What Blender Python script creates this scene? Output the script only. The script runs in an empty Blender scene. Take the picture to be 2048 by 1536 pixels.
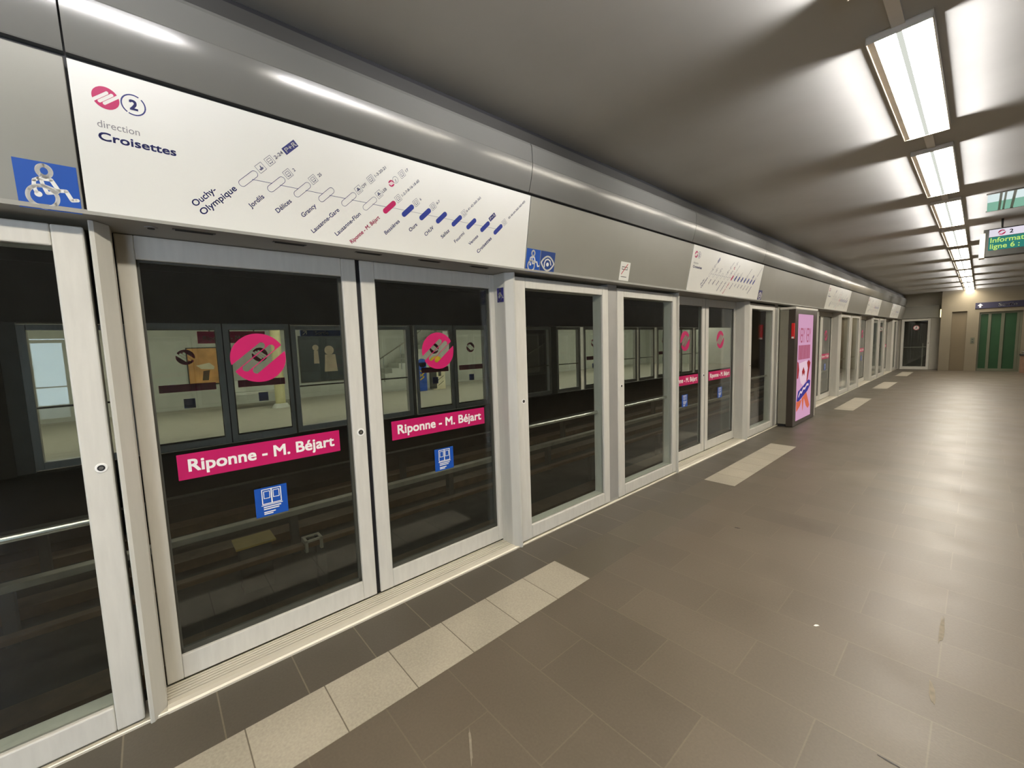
import bpy, math, random
from mathutils import Vector, Matrix
random.seed(7)
SC = bpy.context.scene
COL = SC.collection
PI = math.pi

# ------------------------------------------------------------------ camera
cam_d = bpy.data.cameras.new('camera')
cam = bpy.data.objects.new('camera', cam_d)
COL.objects.link(cam)
SC.camera = cam
YAW, PITCH, ROLL = math.radians(48.6525), math.radians(5.4136), math.radians(-1.9085)
_f = Vector((-math.sin(YAW) * math.cos(PITCH), math.cos(YAW) * math.cos(PITCH), -math.sin(PITCH)))
_r0 = Vector((math.cos(YAW), math.sin(YAW), 0))
_u0 = _r0.cross(_f)
_r = math.cos(ROLL) * _r0 + math.sin(ROLL) * _u0
_u = -math.sin(ROLL) * _r0 + math.cos(ROLL) * _u0
cam.matrix_world = Matrix(((_r.x, _u.x, -_f.x, 2.2989), (_r.y, _u.y, -_f.y, 0), (_r.z, _u.z, -_f.z, 1.5679), (0, 0, 0, 1)))
cam_d.sensor_fit = 'HORIZONTAL'
cam_d.sensor_width = 36.0
cam_d.lens = 36.0 * 823.515 / 2048
cam_d.clip_start = 0.02
cam_d.clip_end = 200

# ------------------------------------------------------------------ world, exposure
W = bpy.data.worlds.new('world')
SC.world = W
W.use_nodes = True
_bg = W.node_tree.nodes['Background']
_bg.inputs[0].default_value = (0.70, 0.82, 1.0, 1)      # overcast daylight through the open side entrance behind the camera
_bg.inputs[1].default_value = 3.2
SC.view_settings.view_transform = 'Standard'
SC.view_settings.look = 'None'
EXPO = 1.2
SC.view_settings.exposure = EXPO
SC.view_settings.gamma = 1.0
SC.view_settings.use_curve_mapping = False
SC.cycles.use_denoising = True
SC.cycles.max_bounces = 10
SC.cycles.transparent_max_bounces = 24
SC.cycles.diffuse_bounces = 5
SC.cycles.glossy_bounces = 5
SC.cycles.sample_clamp_indirect = 6.0
SC.cycles.caustics_reflective = False
SC.cycles.caustics_refractive = False
LAMP_STRENGTH = 26.0
LAMP_COLOUR = (1.0, 0.92, 0.79)
GLARE_LIGHT_POWER = 2.6

# ------------------------------------------------------------------ materials
def lin(c):
    return tuple(((x / 255) / 12.92 if x / 255 <= 0.04045 else ((x / 255 + 0.055) / 1.055) ** 2.4) for x in c)

def mat(name, rgb, rough=0.5, metal=0.0, var=0.08, scale=6.0, spec=0.5, bump=0.0, bscale=200.0, stretch=(1, 1, 1), coat=0.0):
    """painted or metal surface: a little noise in the colour and in the gloss"""
    m = bpy.data.materials.new(name)
    m.use_nodes = True
    nt = m.node_tree
    b = nt.nodes['Principled BSDF']
    c = lin(rgb)
    b.inputs['Roughness'].default_value = rough
    b.inputs['Metallic'].default_value = metal
    b.inputs['Specular IOR Level'].default_value = spec
    b.inputs['Coat Weight'].default_value = coat
    tc = nt.nodes.new('ShaderNodeTexCoord')
    mp = nt.nodes.new('ShaderNodeMapping')
    mp.inputs['Scale'].default_value = stretch
    nt.links.new(tc.outputs['Object'], mp.inputs['Vector'])
    n = nt.nodes.new('ShaderNodeTexNoise')
    n.inputs['Scale'].default_value = scale
    n.inputs['Detail'].default_value = 6
    nt.links.new(mp.outputs['Vector'], n.inputs['Vector'])
    r = nt.nodes.new('ShaderNodeValToRGB')
    r.color_ramp.elements[0].position = 0.3
    r.color_ramp.elements[1].position = 0.7
    r.color_ramp.elements[0].color = (*[x * (1 - var) for x in c], 1)
    r.color_ramp.elements[1].color = (*[min(1, x * (1 + var)) for x in c], 1)
    nt.links.new(n.outputs['Fac'], r.inputs['Fac'])
    nt.links.new(r.outputs['Color'], b.inputs['Base Color'])
    if bump:
        n2 = nt.nodes.new('ShaderNodeTexNoise')
        n2.inputs['Scale'].default_value = bscale
        nt.links.new(mp.outputs['Vector'], n2.inputs['Vector'])
        bp = nt.nodes.new('ShaderNodeBump')
        bp.inputs['Strength'].default_value = bump
        bp.inputs['Distance'].default_value = 0.002
        nt.links.new(n2.outputs['Fac'], bp.inputs['Height'])
        nt.links.new(bp.outputs['Normal'], b.inputs['Normal'])
    return m

def emit(name, rgb, s, linear=False):
    m = bpy.data.materials.new(name)
    m.use_nodes = True
    nt = m.node_tree
    nt.nodes.remove(nt.nodes['Principled BSDF'])
    e = nt.nodes.new('ShaderNodeEmission')
    e.inputs[0].default_value = (*(rgb if linear else lin(rgb)), 1)
    e.inputs[1].default_value = s if linear else s / 2 ** EXPO     # screens and small lamps are dim beside the tubes
    nt.links.new(e.outputs[0], nt.nodes['Material Output'].inputs[0])
    return m

def glass(name, tint=(0.90, 0.93, 0.91), boost=1.3):
    m = bpy.data.materials.new(name)
    m.use_nodes = True
    nt = m.node_tree
    nt.nodes.remove(nt.nodes['Principled BSDF'])
    t = nt.nodes.new('ShaderNodeBsdfTransparent')
    t.inputs[0].default_value = (*tint, 1)
    g = nt.nodes.new('ShaderNodeBsdfGlossy')
    g.inputs['Roughness'].default_value = 0.015
    g.inputs[0].default_value = (1, 1, 1, 1)
    lw = nt.nodes.new('ShaderNodeLayerWeight')          # Schlick reflectance, the same on both faces of the pane
    lw.inputs['Blend'].default_value = 0.5
    pw = nt.nodes.new('ShaderNodeMath')
    pw.operation = 'POWER'
    pw.inputs[1].default_value = 5.0
    nt.links.new(lw.outputs['Facing'], pw.inputs[0])
    mu = nt.nodes.new('ShaderNodeMath')
    mu.operation = 'MULTIPLY_ADD'
    mu.use_clamp = True
    mu.inputs[1].default_value = 0.95
    mu.inputs[2].default_value = 0.04 * boost
    nt.links.new(pw.outputs[0], mu.inputs[0])
    mx = nt.nodes.new('ShaderNodeMixShader')
    nt.links.new(mu.outputs[0], mx.inputs[0])
    nt.links.new(t.outputs[0], mx.inputs[1])
    nt.links.new(g.outputs[0], mx.inputs[2])
    nt.links.new(mx.outputs[0], nt.nodes['Material Output'].inputs[0])
    return m

def tiles(name, rgb, mortar, bw, bh, off, ox, oy, rough=0.42, msize=0.004, speck=0.10, var=0.10):
    """stone paving: brick pattern in object space, mottled, with fine specks and low relief"""
    m = bpy.data.materials.new(name)
    m.use_nodes = True
    nt = m.node_tree
    b = nt.nodes['Principled BSDF']
    tc = nt.nodes.new('ShaderNodeTexCoord')
    mp = nt.nodes.new('ShaderNodeMapping')
    mp.inputs['Location'].default_value = (-ox, -oy, 0)
    nt.links.new(tc.outputs['Object'], mp.inputs['Vector'])
    br = nt.nodes.new('ShaderNodeTexBrick')
    br.offset = off
    br.inputs['Scale'].default_value = 1.0
    br.inputs['Brick Width'].default_value = bw
    br.inputs['Row Height'].default_value = bh
    br.inputs['Mortar Size'].default_value = msize
    br.inputs['Mortar Smooth'].default_value = 0.6
    c = lin(rgb)
    br.inputs['Color1'].default_value = (*[x * (1 - var) for x in c], 1)
    br.inputs['Color2'].default_value = (*[x * (1 + var) for x in c], 1)
    br.inputs['Mortar'].default_value = (*lin(mortar), 1)
    nt.links.new(mp.outputs['Vector'], br.inputs['Vector'])
    n = nt.nodes.new('ShaderNodeTexNoise')
    n.inputs['Scale'].default_value = 90
    n.inputs['Detail'].default_value = 5
    nt.links.new(tc.outputs['Object'], n.inputs['Vector'])
    n2 = nt.nodes.new('ShaderNodeTexNoise')
    n2.inputs['Scale'].default_value = 2.2
    n2.inputs['Detail'].default_value = 4
    nt.links.new(tc.outputs['Object'], n2.inputs['Vector'])
    ad = nt.nodes.new('ShaderNodeMath')
    ad.operation = 'ADD'
    nt.links.new(n.outputs['Fac'], ad.inputs[0])
    nt.links.new(n2.outputs['Fac'], ad.inputs[1])
    mr = nt.nodes.new('ShaderNodeMapRange')
    mr.inputs['From Min'].default_value = 0.7
    mr.inputs['From Max'].default_value = 1.3
    mr.inputs['To Min'].default_value = 1 - speck
    mr.inputs['To Max'].default_value = 1 + speck
    nt.links.new(ad.outputs[0], mr.inputs['Value'])
    vm = nt.nodes.new('ShaderNodeVectorMath')
    vm.operation = 'SCALE'
    nt.links.new(br.outputs['Color'], vm.inputs[0])
    nt.links.new(mr.outputs['Result'], vm.inputs['Scale'])
    nt.links.new(vm.outputs[0], b.inputs['Base Color'])
    mr2 = nt.nodes.new('ShaderNodeMapRange')
    mr2.inputs['To Min'].default_value = rough - 0.1
    mr2.inputs['To Max'].default_value = rough + 0.12
    nt.links.new(n2.outputs['Fac'], mr2.inputs['Value'])
    nt.links.new(mr2.outputs['Result'], b.inputs['Roughness'])
    bp = nt.nodes.new('ShaderNodeBump')
    bp.inputs['Strength'].default_value = 0.25
    bp.inputs['Distance'].default_value = 0.002
    nt.links.new(n.outputs['Fac'], bp.inputs['Height'])
    nt.links.new(bp.outputs['Normal'], b.inputs['Normal'])
    return m

def satin_ceiling(name, rgb, rough, aniso):
    m = mat(name, rgb, rough, 0.0, 0.07, 1.5)
    return m

TILE = 0.3187
DA = 2.0833                               # end of the first pale strip
M = {}
M['alu'] = mat('frame_paint', (205, 202, 192), 0.38, 0.0, 0.05, 9, stretch=(4, 4, 0.6))
M['post'] = mat('post_paint', (196, 194, 184), 0.34, 0.0, 0.04, 7, stretch=(4, 4, 0.5))
M['column'] = mat('column_metal', (168, 166, 160), 0.36, 0.25, 0.04, 5)
M['fascia'] = mat('fascia_grey', (142, 140, 131), 0.42, 0.15, 0.03, 3)
M['nose'] = mat('nose_satin', (120, 119, 113), 0.17, 0.08, 0.03, 2, bump=0.02, bscale=30)
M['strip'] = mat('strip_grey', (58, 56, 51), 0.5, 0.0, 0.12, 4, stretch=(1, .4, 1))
M['soffit'] = mat('soffit_grey', (146, 144, 137), 0.5, 0.1, 0.05, 5)
M['dark'] = mat('dark_gap', (22, 21, 22), 0.6, 0.0, 0.1)
M['rubber'] = mat('rubber', (20, 20, 24), 0.55, 0.0, 0.1)
M['gasket'] = mat('gasket', (66, 66, 58), 0.5, 0.0, 0.1)
M['white'] = mat('sign_white', (232, 231, 224), 0.35, 0.0, 0.015, 3)
M['navy'] = mat('ink_navy', (38, 44, 112), 0.4, 0, 0.02)
M['blue'] = mat('ink_blue', (20, 78, 168), 0.4, 0, 0.04)
M['blue2'] = mat('ink_deep_blue', (28, 62, 128), 0.4, 0, 0.04)
M['violet'] = mat('ink_violet', (48, 44, 112), 0.4, 0, 0.04)
M['signnavy'] = mat('sign_navy', (28, 26, 54), 0.5, 0, 0.03)
M['capsule'] = mat('ink_capsule', (34, 54, 142), 0.4, 0, 0.02)
M['pink'] = mat('ink_pink', (188, 26, 94), 0.35, 0, 0.03)
M['red'] = mat('ink_red', (190, 62, 78), 0.4, 0, 0.03)
M['grey_ink'] = mat('ink_grey', (140, 138, 140), 0.4, 0, 0.03)
M['lightgrey_ink'] = mat('ink_light_grey', (96, 98, 124), 0.4, 0, 0.03)
M['print'] = mat('print_white', (236, 234, 228), 0.4, 0, 0.01)
M['steel'] = mat('steel', (190, 188, 182), 0.22, 0.9, 0.05, 10)
M['darksteel'] = mat('dark_steel', (70, 70, 68), 0.35, 0.7, 0.08, 10)
M['sill'] = mat('sill_aluminium', (212, 205, 188), 0.36, 0.2, 0.03, 3)
M['glass'] = glass('clear_glass')
M['lamp'] = emit('lamp_diffuser', LAMP_COLOUR, LAMP_STRENGTH, True)
M['lamp_centre'] = emit('lamp_centre_strip', (0.30, 0.31, 0.28), 1.0, True)
M['lamp_metal'] = mat('lamp_tray', (228, 222, 212), 0.4, 0.2, 0.04)
M['flange'] = mat('lamp_flange', (238, 226, 210), 0.5, 0, 0.08)
M['ceiling'] = satin_ceiling('ceiling_metal', (184, 181, 172), 0.55, 0.0)
M['floor'] = tiles('floor_stone', (92, 83, 70), (102, 93, 78), 2 * TILE, TILE, 0.5, 0.6526, DA - TILE * 0.5 - 40 * TILE)
M['floor_edge'] = tiles('floor_edge_stone', (82, 76, 66), (116, 108, 92), 4.0, TILE, 0.0, -3, DA - 0.2 * TILE - 40 * TILE, var=0.09)
M['floor_lane'] = tiles('floor_lane_stone', (88, 81, 68), (106, 98, 82), 4.0, TILE * 2, 0.0, -3, DA - 40 * TILE, var=0.09)
M['pale'] = tiles('pale_granite', (158, 151, 135), (96, 88, 74), 4.0, TILE, 0.0, -3, 0.0, rough=0.5, msize=0.0035, speck=0.16, var=0.05)
M['wall'] = mat('end_wall_paint', (116, 107, 88), 0.7, 0, 0.04, 3)
M['wallgrey'] = mat('grey_wall', (120, 116, 106), 0.7, 0, 0.05, 3)
M['recess'] = mat('recess_wall', (172, 168, 156), 0.7, 0, 0.05, 3)
M['walldark'] = mat('tunnel_wall', (62, 62, 58), 0.85, 0, 0.15, 3)
M['farwall'] = mat('far_wall', (190, 192, 182), 0.7, 0, 0.05, 3)
M['farfloor'] = mat('far_floor', (164, 160, 146), 0.55, 0, 0.06, 5)
M['farframe'] = mat('far_frame', (96, 96, 90), 0.5, 0.1, 0.06, 5)
M['door_brown'] = mat('niche_door', (98, 86, 64), 0.6, 0, 0.05, 2)
M['totem'] = mat('totem_brown', (62, 54, 46), 0.4, 0.2, 0.04)
M['totem_grey'] = mat('totem_grey', (128, 124, 110), 0.45, 0.1, 0.04)
M['alarm'] = mat('alarm_red', (205, 28, 26), 0.35, 0, 0.04)
M['brick'] = mat('pink_brick', (132, 104, 84), 0.8, 0, 0.15, 14)
M['green'] = mat('green_glass', (38, 68, 42), 0.4, 0, 0.12, 1.2, spec=0.2)
M['lift_metal'] = mat('lift_metal', (92, 94, 76), 0.4, 0.3, 0.06, 3)
M['track'] = mat('track_bed', (44, 43, 38), 0.85, 0, 0.3, 5, bump=0.4, bscale=40)
M['rust'] = mat('rusty_beam', (84, 66, 46), 0.6, 0.3, 0.25, 8)
M['beam'] = mat('pale_beam', (150, 146, 132), 0.45, 0.3, 0.15, 6)
M['plate'] = mat('ochre_plate', (150, 128, 62), 0.6, 0, 0.1)
M['poster_orange'] = mat('poster_orange', (214, 158, 92), 0.5, 0, 0.3, 3)
M['poster_dark'] = mat('poster_dark', (52, 62, 66), 0.4, 0, 0.25, 3)
M['skin_tone'] = mat('poster_pale', (176, 160, 138), 0.5, 0, 0.15, 4)
M['yellow'] = mat('board_yellow', (232, 196, 40), 0.5, 0, 0.15, 4)
M['boardblue'] = mat('board_blue', (36, 84, 176), 0.5, 0, 0.15, 4)
M['cream'] = mat('board_cream', (226, 218, 186), 0.5, 0, 0.1, 5)
M['olive'] = mat('pillar_cream', (206, 200, 150), 0.5, 0, 0.05, 5)
M['black'] = mat('black_plastic', (16, 15, 14), 0.5, 0, 0.1)
M['scuff'] = mat('pale_scuff', (128, 119, 103), 0.7, 0, 0.2, 40)

# ------------------------------------------------------------------ geometry helpers
class MB:
    """collects simple solids and builds ONE mesh object"""
    def __init__(s):
        s.v, s.f = [], []
    def add(s, vs, fs):
        n = len(s.v)
        s.v += [tuple(p) for p in vs]
        s.f += [tuple(i + n for i in f) for f in fs]
        return s
    def box(s, x0, x1, y0, y1, z0, z1):
        vs = [(x, y, z) for z in (z0, z1) for y in (y0, y1) for x in (x0, x1)]
        return s.add(vs, [(0, 2, 3, 1), (4, 5, 7, 6), (0, 1, 5, 4), (2, 6, 7, 3), (0, 4, 6, 2), (1, 3, 7, 5)])
    def prism(s, poly, a, b, place):
        """closed 2-D outline swept from a to b; place(p, q, t) gives the 3-D point"""
        n = len(poly)
        vs = [place(p, q, a) for p, q in poly] + [place(p, q, b) for p, q in poly]
        fs = [(i, (i + 1) % n, n + (i + 1) % n, n + i) for i in range(n)]
        fs += [tuple(range(n - 1, -1, -1)), tuple(range(n, 2 * n))]
        return s.add(vs, fs)
    def prism_y(s, poly, y0, y1):
        return s.prism(poly, y0, y1, lambda p, q, t: (p, t, q))
    def prism_z(s, poly, z0, z1):
        return s.prism(poly, z0, z1, lambda p, q, t: (p, q, t))
    def tube(s, a, b, r, n=12, r2=None):
        a, b = Vector(a), Vector(b)
        d = (b - a).normalized()
        u = d.orthogonal().normalized()
        w = d.cross(u)
        vs, fs = [], []
        for p, rr in ((a, r), (b, r if r2 is None else r2)):
            for i in range(n):
                t = 2 * PI * i / n
                vs.append(p + rr * (math.cos(t) * u + math.sin(t) * w))
        fs = [(i, (i + 1) % n, n + (i + 1) % n, n + i) for i in range(n)]
        fs += [tuple(range(n - 1, -1, -1)), tuple(range(n, 2 * n))]
        return s.add(vs, fs)
    def build(s, name, m, parent=None, bevel=0.0, seg=2, smooth=False, loc=None):
        me = bpy.data.meshes.new(name)
        me.from_pydata(s.v, [], s.f)
        me.materials.append(m)
        me.validate()
        me.update()
        fix_normals(me)
        o = bpy.data.objects.new(name, me)
        COL.objects.link(o)
        if parent is not None:
            o.parent = parent
        if loc is not None:
            o.location = loc
        if bevel:
            b = o.modifiers.new('bevel', 'BEVEL')
            b.width = bevel
            b.segments = seg
            b.limit_method = 'ANGLE'
            b.angle_limit = math.radians(40)
        if smooth:
            for p in me.polygons:
                p.use_smooth = True
        return o

import bmesh
def fix_normals(me):
    bm = bmesh.new()
    bm.from_mesh(me)
    bmesh.ops.recalc_face_normals(bm, faces=bm.faces)
    bm.to_mesh(me)
    bm.free()

class D2:
    """flat graphics in 2-D (filled polygons, strokes, lettering), laid on a surface as thin slabs of ink"""
    def __init__(s):
        s.polys = []            # (list of 2-D points)
    def poly(s, pts):
        s.polys.append([tuple(p) for p in pts])
        return s
    def rect(s, x0, y0, x1, y1):
        return s.poly([(x0, y0), (x1, y0), (x1, y1), (x0, y1)])
    def disc(s, x, y, r, n=28):
        return s.poly([(x + r * math.cos(2 * PI * i / n), y + r * math.sin(2 * PI * i / n)) for i in range(n)])
    def stroke(s, pts, w, closed=False, caps=True):
        pts = list(pts)
        if closed:
            pts = pts + [pts[0]]
        for (x0, y0), (x1, y1) in zip(pts, pts[1:]):
            L = math.hypot(x1 - x0, y1 - y0)
            if L < 1e-9:
                continue
            nx, ny = -(y1 - y0) / L * w / 2, (x1 - x0) / L * w / 2
            s.poly([(x0 - nx, y0 - ny), (x1 - nx, y1 - ny), (x1 + nx, y1 + ny), (x0 + nx, y0 + ny)])
        if caps:
            for p in (pts[:-1] if closed else pts):
                s.disc(p[0], p[1], w / 2, 10)
        return s
    def arc(s, x, y, r, a0, a1, w, n=24, ry=None):
        ry = r if ry is None else ry
        pts = [(x + r * math.cos(math.radians(a0 + (a1 - a0) * i / n)), y + ry * math.sin(math.radians(a0 + (a1 - a0) * i / n))) for i in range(n + 1)]
        return s.stroke(pts, w, caps=False)
    def capsule(s, x, y, L, w, ang, n=8):
        c, q = math.cos(ang), math.sin(ang)
        pts = []
        for i in range(n + 1):
            t = -PI / 2 + PI * i / n
            pts.append((L / 2 + w / 2 * math.cos(t), w / 2 * math.sin(t)))
        for i in range(n + 1):
            t = PI / 2 + PI * i / n
            pts.append((-L / 2 + w / 2 * math.cos(t), w / 2 * math.sin(t)))
        return s.poly([(x + c * a - q * b, y + q * a + c * b) for a, b in pts])
    def text(s, body, size, x=0, y=0, ang=0.0, align='LEFT', bold=0.0, width=None, sx=1.0):
        vs, fs = text2d(body, size, align)
        if width and vs:
            ww = max(v[0] for v in vs) - min(v[0] for v in vs)
            sx = width / ww
        c, q = math.cos(ang), math.sin(ang)
        b = bold * size * 1.1
        for dx, dy in ([(0, 0)] if bold < 0.004 else [(-b, -b), (b, -b), (-b, b), (b, b)]):
            for f in fs:
                s.polys.append([(x + c * (vs[i][0] * sx + dx) - q * (vs[i][1] + dy), y + q * (vs[i][0] * sx + dx) + c * (vs[i][1] + dy)) for i in f])
        return s
    def build(s, name, m, place, parent=None, th=0.0):
        """place(x, y) -> 3-D point; the ink is a single skin on top of its board"""
        mb = MB()
        for p in s.polys:
            mb.add([place(x, y) for x, y in p], [tuple(range(len(p)))])
        me = bpy.data.meshes.new(name)
        me.from_pydata(mb.v, [], mb.f)
        me.materials.append(m)
        me.update()
        o = bpy.data.objects.new(name, me)
        COL.objects.link(o)
        o.parent = parent
        return o

_txt = {}
def text2d(body, size, align='LEFT'):
    key = (body, align)
    if key not in _txt:
        cu = bpy.data.curves.new('t', 'FONT')
        cu.body = body
        cu.size = 1.0
        cu.align_x = align
        cu.resolution_u = 3
        cu.fill_mode = 'FRONT'
        o = bpy.data.objects.new('t', cu)
        COL.objects.link(o)
        dg = bpy.context.evaluated_depsgraph_get()
        me = bpy.data.meshes.new_from_object(o.evaluated_get(dg))
        _txt[key] = ([(v.co.x, v.co.y) for v in me.vertices], [tuple(p.vertices) for p in me.polygons])
        bpy.data.objects.remove(o)
        bpy.data.curves.remove(cu)
        bpy.data.meshes.remove(me)
    vs, fs = _txt[key]
    return [(x * size, y * size) for x, y in vs], fs

def thing(name, label, cat, loc=(0, 0, 0), rotz=0.0, group=None):
    o = bpy.data.objects.new(name, None)
    o.empty_display_size = 0.1
    COL.objects.link(o)
    o.location = loc
    o.rotation_euler = (0, 0, rotz)
    return tag(o, label, cat, group)

def tag(o, label, cat, group=None):
    o['label'] = label
    o['category'] = cat
    if group:
        o['group'] = group
    return o

def struct(o):
    o['kind'] = 'structure'
    return o

def copy_thing(root, loc, rotz=None, label=None, group=None):
    def rec(o, par):
        c = o.copy()
        COL.objects.link(c)
        c.parent = par
        for ch in [k for k in KIDS(o)]:
            rec(ch, c)
        return c
    r = rec(root, None)
    r.location = loc
    if rotz is not None:
        r.rotation_euler = (0, 0, rotz)
    if label:
        r['label'] = label
    if group:
        r['group'] = group
    return r

def KIDS(o):
    return [k for k in COL.objects if k.parent is o]

# faces of the sloping fascia above the doors: u runs along the platform, v up the slope
_S = Vector((0.0895, 0, 0.4921)).normalized()
_N = Vector((_S.z, 0, -_S.x))
def FP(u, v, off=0.0):
    return (0.10 + _S.x * v + _N.x * off, u, 2.10 + _S.z * v + _N.z * off)
FH = 0.5002

# ------------------------------------------------------------------ layout along the platform
OFF = [0.0, 4.6819, 10.8344, 15.5013, 20.2603]
YB, YE = -7.0, 23.4
WHERE = ['under the big route map', 'under the second route map, short of the advert totem', 'half hidden behind the advert totem',
         'under the fourth route map', 'under the last route map by the end wall']

# ------------------------------------------------------------------ setting: floor, ceiling, walls
struct(MB().box(0.6526, 6.2, YB - 3, 24.6, -0.25, 0.0).build('floor', M['floor']))
struct(MB().box(0.0, 0.3362, YB - 3, 24.6, -0.25, 0.0).build('floor_edge', M['floor_edge']))
struct(MB().box(0.3362, 0.6526, YB - 3, 24.6, -0.25, 0.0).build('floor_lane', M['floor_lane']))
struct(MB().box(0.02, 6.3, YB, 24.4, 3.09, 3.3).build('ceiling', M['ceiling']))
struct(MB().box(6.2, 6.35, -2.1, 24.4, 0.0, 3.3).box(6.2, 6.35, YB - 3, -6.8, 0.0, 3.3).box(6.2, 6.35, -6.8, -2.1, 2.85, 3.3).build('wall_right', M['wallgrey']))
struct(MB().box(6.2, 6.35, -4.9, -4.75, 0, 2.85).box(6.2, 6.35, -3.5, -3.35, 0, 2.85).build('trim_6', M['darksteel']))
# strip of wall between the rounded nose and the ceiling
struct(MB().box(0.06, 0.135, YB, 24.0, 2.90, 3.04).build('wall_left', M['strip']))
struct(MB().box(0.0, 6.2, YB - .3, YB, 0, 3.3).build('wall_back', M['wallgrey']))

# pale strips let into the floor in front of every pair of doors
STRIP = ['long pale granite strip let into the dark floor before the big route map doors',
         'pale granite floor strip before the second pair of doors, short of the totem',
         'pale granite floor strip just past the advert totem',
         'small pale granite floor strip before the fourth pair of doors',
         'smallest pale granite floor strip, close to the glazed end door']
for k, o in enumerate(OFF):
    n = 7
    st = MB().box(0.0, 0.3164, -n * TILE, 0.0, -0.02, 0.0012).build('tactile_strip', M['pale'], loc=(0.3362, o + DA, 0))
    tag(st, STRIP[k], 'floor strip', 'pale strips in the platform floor')

# ------------------------------------------------------------------ header: fascia, nose, soffit
cuts = [YB]
for o in OFF:
    cuts += [o - 0.121, o + 2.090]
cuts.append(24.0)
seg = list(zip(cuts, cuts[1:]))
mb = MB()
for i, (a, b) in enumerate(seg):
    if i % 2 == 0:
        P = [FP(0, 0, 0), FP(0, FH, 0), FP(0, FH, -0.02), FP(0, 0, -0.02)]
        mb.prism_y([(p[0], p[2]) for p in P], a + 0.004, b - 0.004)
struct(mb.build('trim_1', M['fascia'], bevel=0.002, seg=1))
prof = [(0.168, 2.622)]
_x = 0.171
for t in range(0, 15):
    prof.append((_x, 2.626 + 0.174 * t / 14))
    _x += 0.174 / 14 * math.tan(math.radians(20.5 - 13.5 * t / 14))
prof += [(0.2128, 2.806), (0.2118, 2.86), (0.208, 2.915), (0.198, 2.934), (0.16, 2.936), (0.14, 2.62)]
mb = MB()
for a, b in seg:
    mb.prism_y(prof, a + 0.003, b - 0.003)
no = mb.build('trim_2', M['nose'])
struct(no)
for p in no.data.polygons:
    p.use_smooth = True
no.data.set_sharp_from_angle(angle=math.radians(5))
# dark backing in the joints, and the box of the header behind
struct(MB().prism_y([(-0.30, 2.115), (0.078, 2.115), (0.135, 2.5), (0.15, 2.66), (0.135, 2.9), (-0.30, 2.9)], YB, 24.0).build('trim_3', M['dark']))
struct(MB().box(0.0, 0.09, YB, 24.0, 3.0, 3.1).build('trim_7', M['dark']))  # near-black backing paints the shade of the gap below the ceiling
struct(MB().box(-0.165, 0.104, YB, 24.0, 2.098, 2.114).build('trim_4', M['soffit']))
# vents and sensors let into the soffit
def vent(x, y, lab):
    t = thing('soffit_vent', lab, 'vent', (x, y, 2.098), group='vents under the header')
    MB().box(-0.012, 0.012, -0.075, 0.075, -0.003, 0.001).build('frame', M['darksteel'], t, bevel=0.002, seg=1)
    mb = MB()
    for k in range(4):
        mb.box(-0.008 + k * 0.005, -0.006 + k * 0.005, -0.065, 0.065, -0.0045, -0.003)
    mb.build('slats', M['dark'], t)
nth = ['first', 'second', 'third', 'fourth', 'fifth', 'sixth', 'seventh', 'eighth', 'ninth', 'tenth', 'eleventh', 'twelfth', 'thirteenth', 'fourteenth']
for k, y in enumerate((0.20, 0.571, 0.966, 1.348, 1.729)):
    vent(0.04, y, nth[k] + ' dark slotted vent under the big route map, counted from the wheelchair sign')
t = thing('soffit_sensor', 'small round sensor in the soffit at the corner of the big route map', 'sensor', (0.02, 0.059, 2.098))
MB().tube((0, 0, 0.001), (0, 0, -0.005), 0.022, 20).build('rim', M['soffit'], t)
MB().tube((0, 0, -0.005), (0, 0, -0.007), 0.012, 16).build('lens', M['dark'], t)
# thin sill strip along the foot of the screen
struct(MB().box(-0.14, 0.010, YB, 24.0, -0.02, 0.012).build('baseboard_left', M['sill'], bevel=0.003, seg=1))

# ------------------------------------------------------------------ platform screen modules
def logo_shape(d, cx, cy, R, ang=math.radians(40), slots=True, n=60):
    """pink disc with three slanting rounded slots"""
    c, q = math.cos(ang), math.sin(ang)
    hw = 0.135
    def slot(p):
        out = []
        for p0, t0, t1 in ((0.31, -2, 0.42), (0.0, -0.62, 0.62), (-0.31, -0.42, 2)):
            d_ = abs(p - p0)
            if d_ < hw:
                e = math.sqrt(hw * hw - d_ * d_)
                out.append((t0 - e if t0 > -1 else -2, t1 + e if t1 < 1 else 2))
        return out
    for i in range(n):
        pa, pb = -1 + 2 * i / n, -1 + 2 * (i + 1) / n
        pm = (pa + pb) / 2
        sp = [(-9, 9)]
        if slots:
            for a, b in slot(pm):
                new = []
                for s0, s1 in sp:
                    if a > s0:
                        new.append((s0, min(a, s1)))
                    if b < s1:
                        new.append((max(b, s0), s1))
                sp = [x for x in new if x[1] > x[0]]
        for s0, s1 in sp:
            pts = []
            for p in (pa, pb):
                e = math.sqrt(max(0, 1 - p * p))
                lo, hi = max(s0, -e), min(s1, e)
                pts.append((lo, hi, p))
            if pts[0][0] >= pts[0][1] and pts[1][0] >= pts[1][1]:
                continue
            P = [(pts[0][0], pa), (max(pts[0][0], pts[0][1]), pa), (max(pts[1][0], pts[1][1]), pb), (pts[1][0], pb)]
            d.poly([(cx + R * (c * t - q * p), cy + R * (q * t + c * p)) for t, p in P])
    return d

def slab(mb_name, m, d, place_off, parent, th=0.001):
    """flat outline with real thickness: place_off(x, y, off)"""
    mb = MB()
    for p in d.polys:
        n = len(p)
        mb.add([place_off(x, y, 0) for x, y in p] + [place_off(x, y, th) for x, y in p],
               [tuple(range(n, 2 * n)), tuple(range(n - 1, -1, -1))] + [(i, (i + 1) % n, n + (i + 1) % n, n + i) for i in range(n)])
    return mb.build(mb_name, m, parent)

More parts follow.
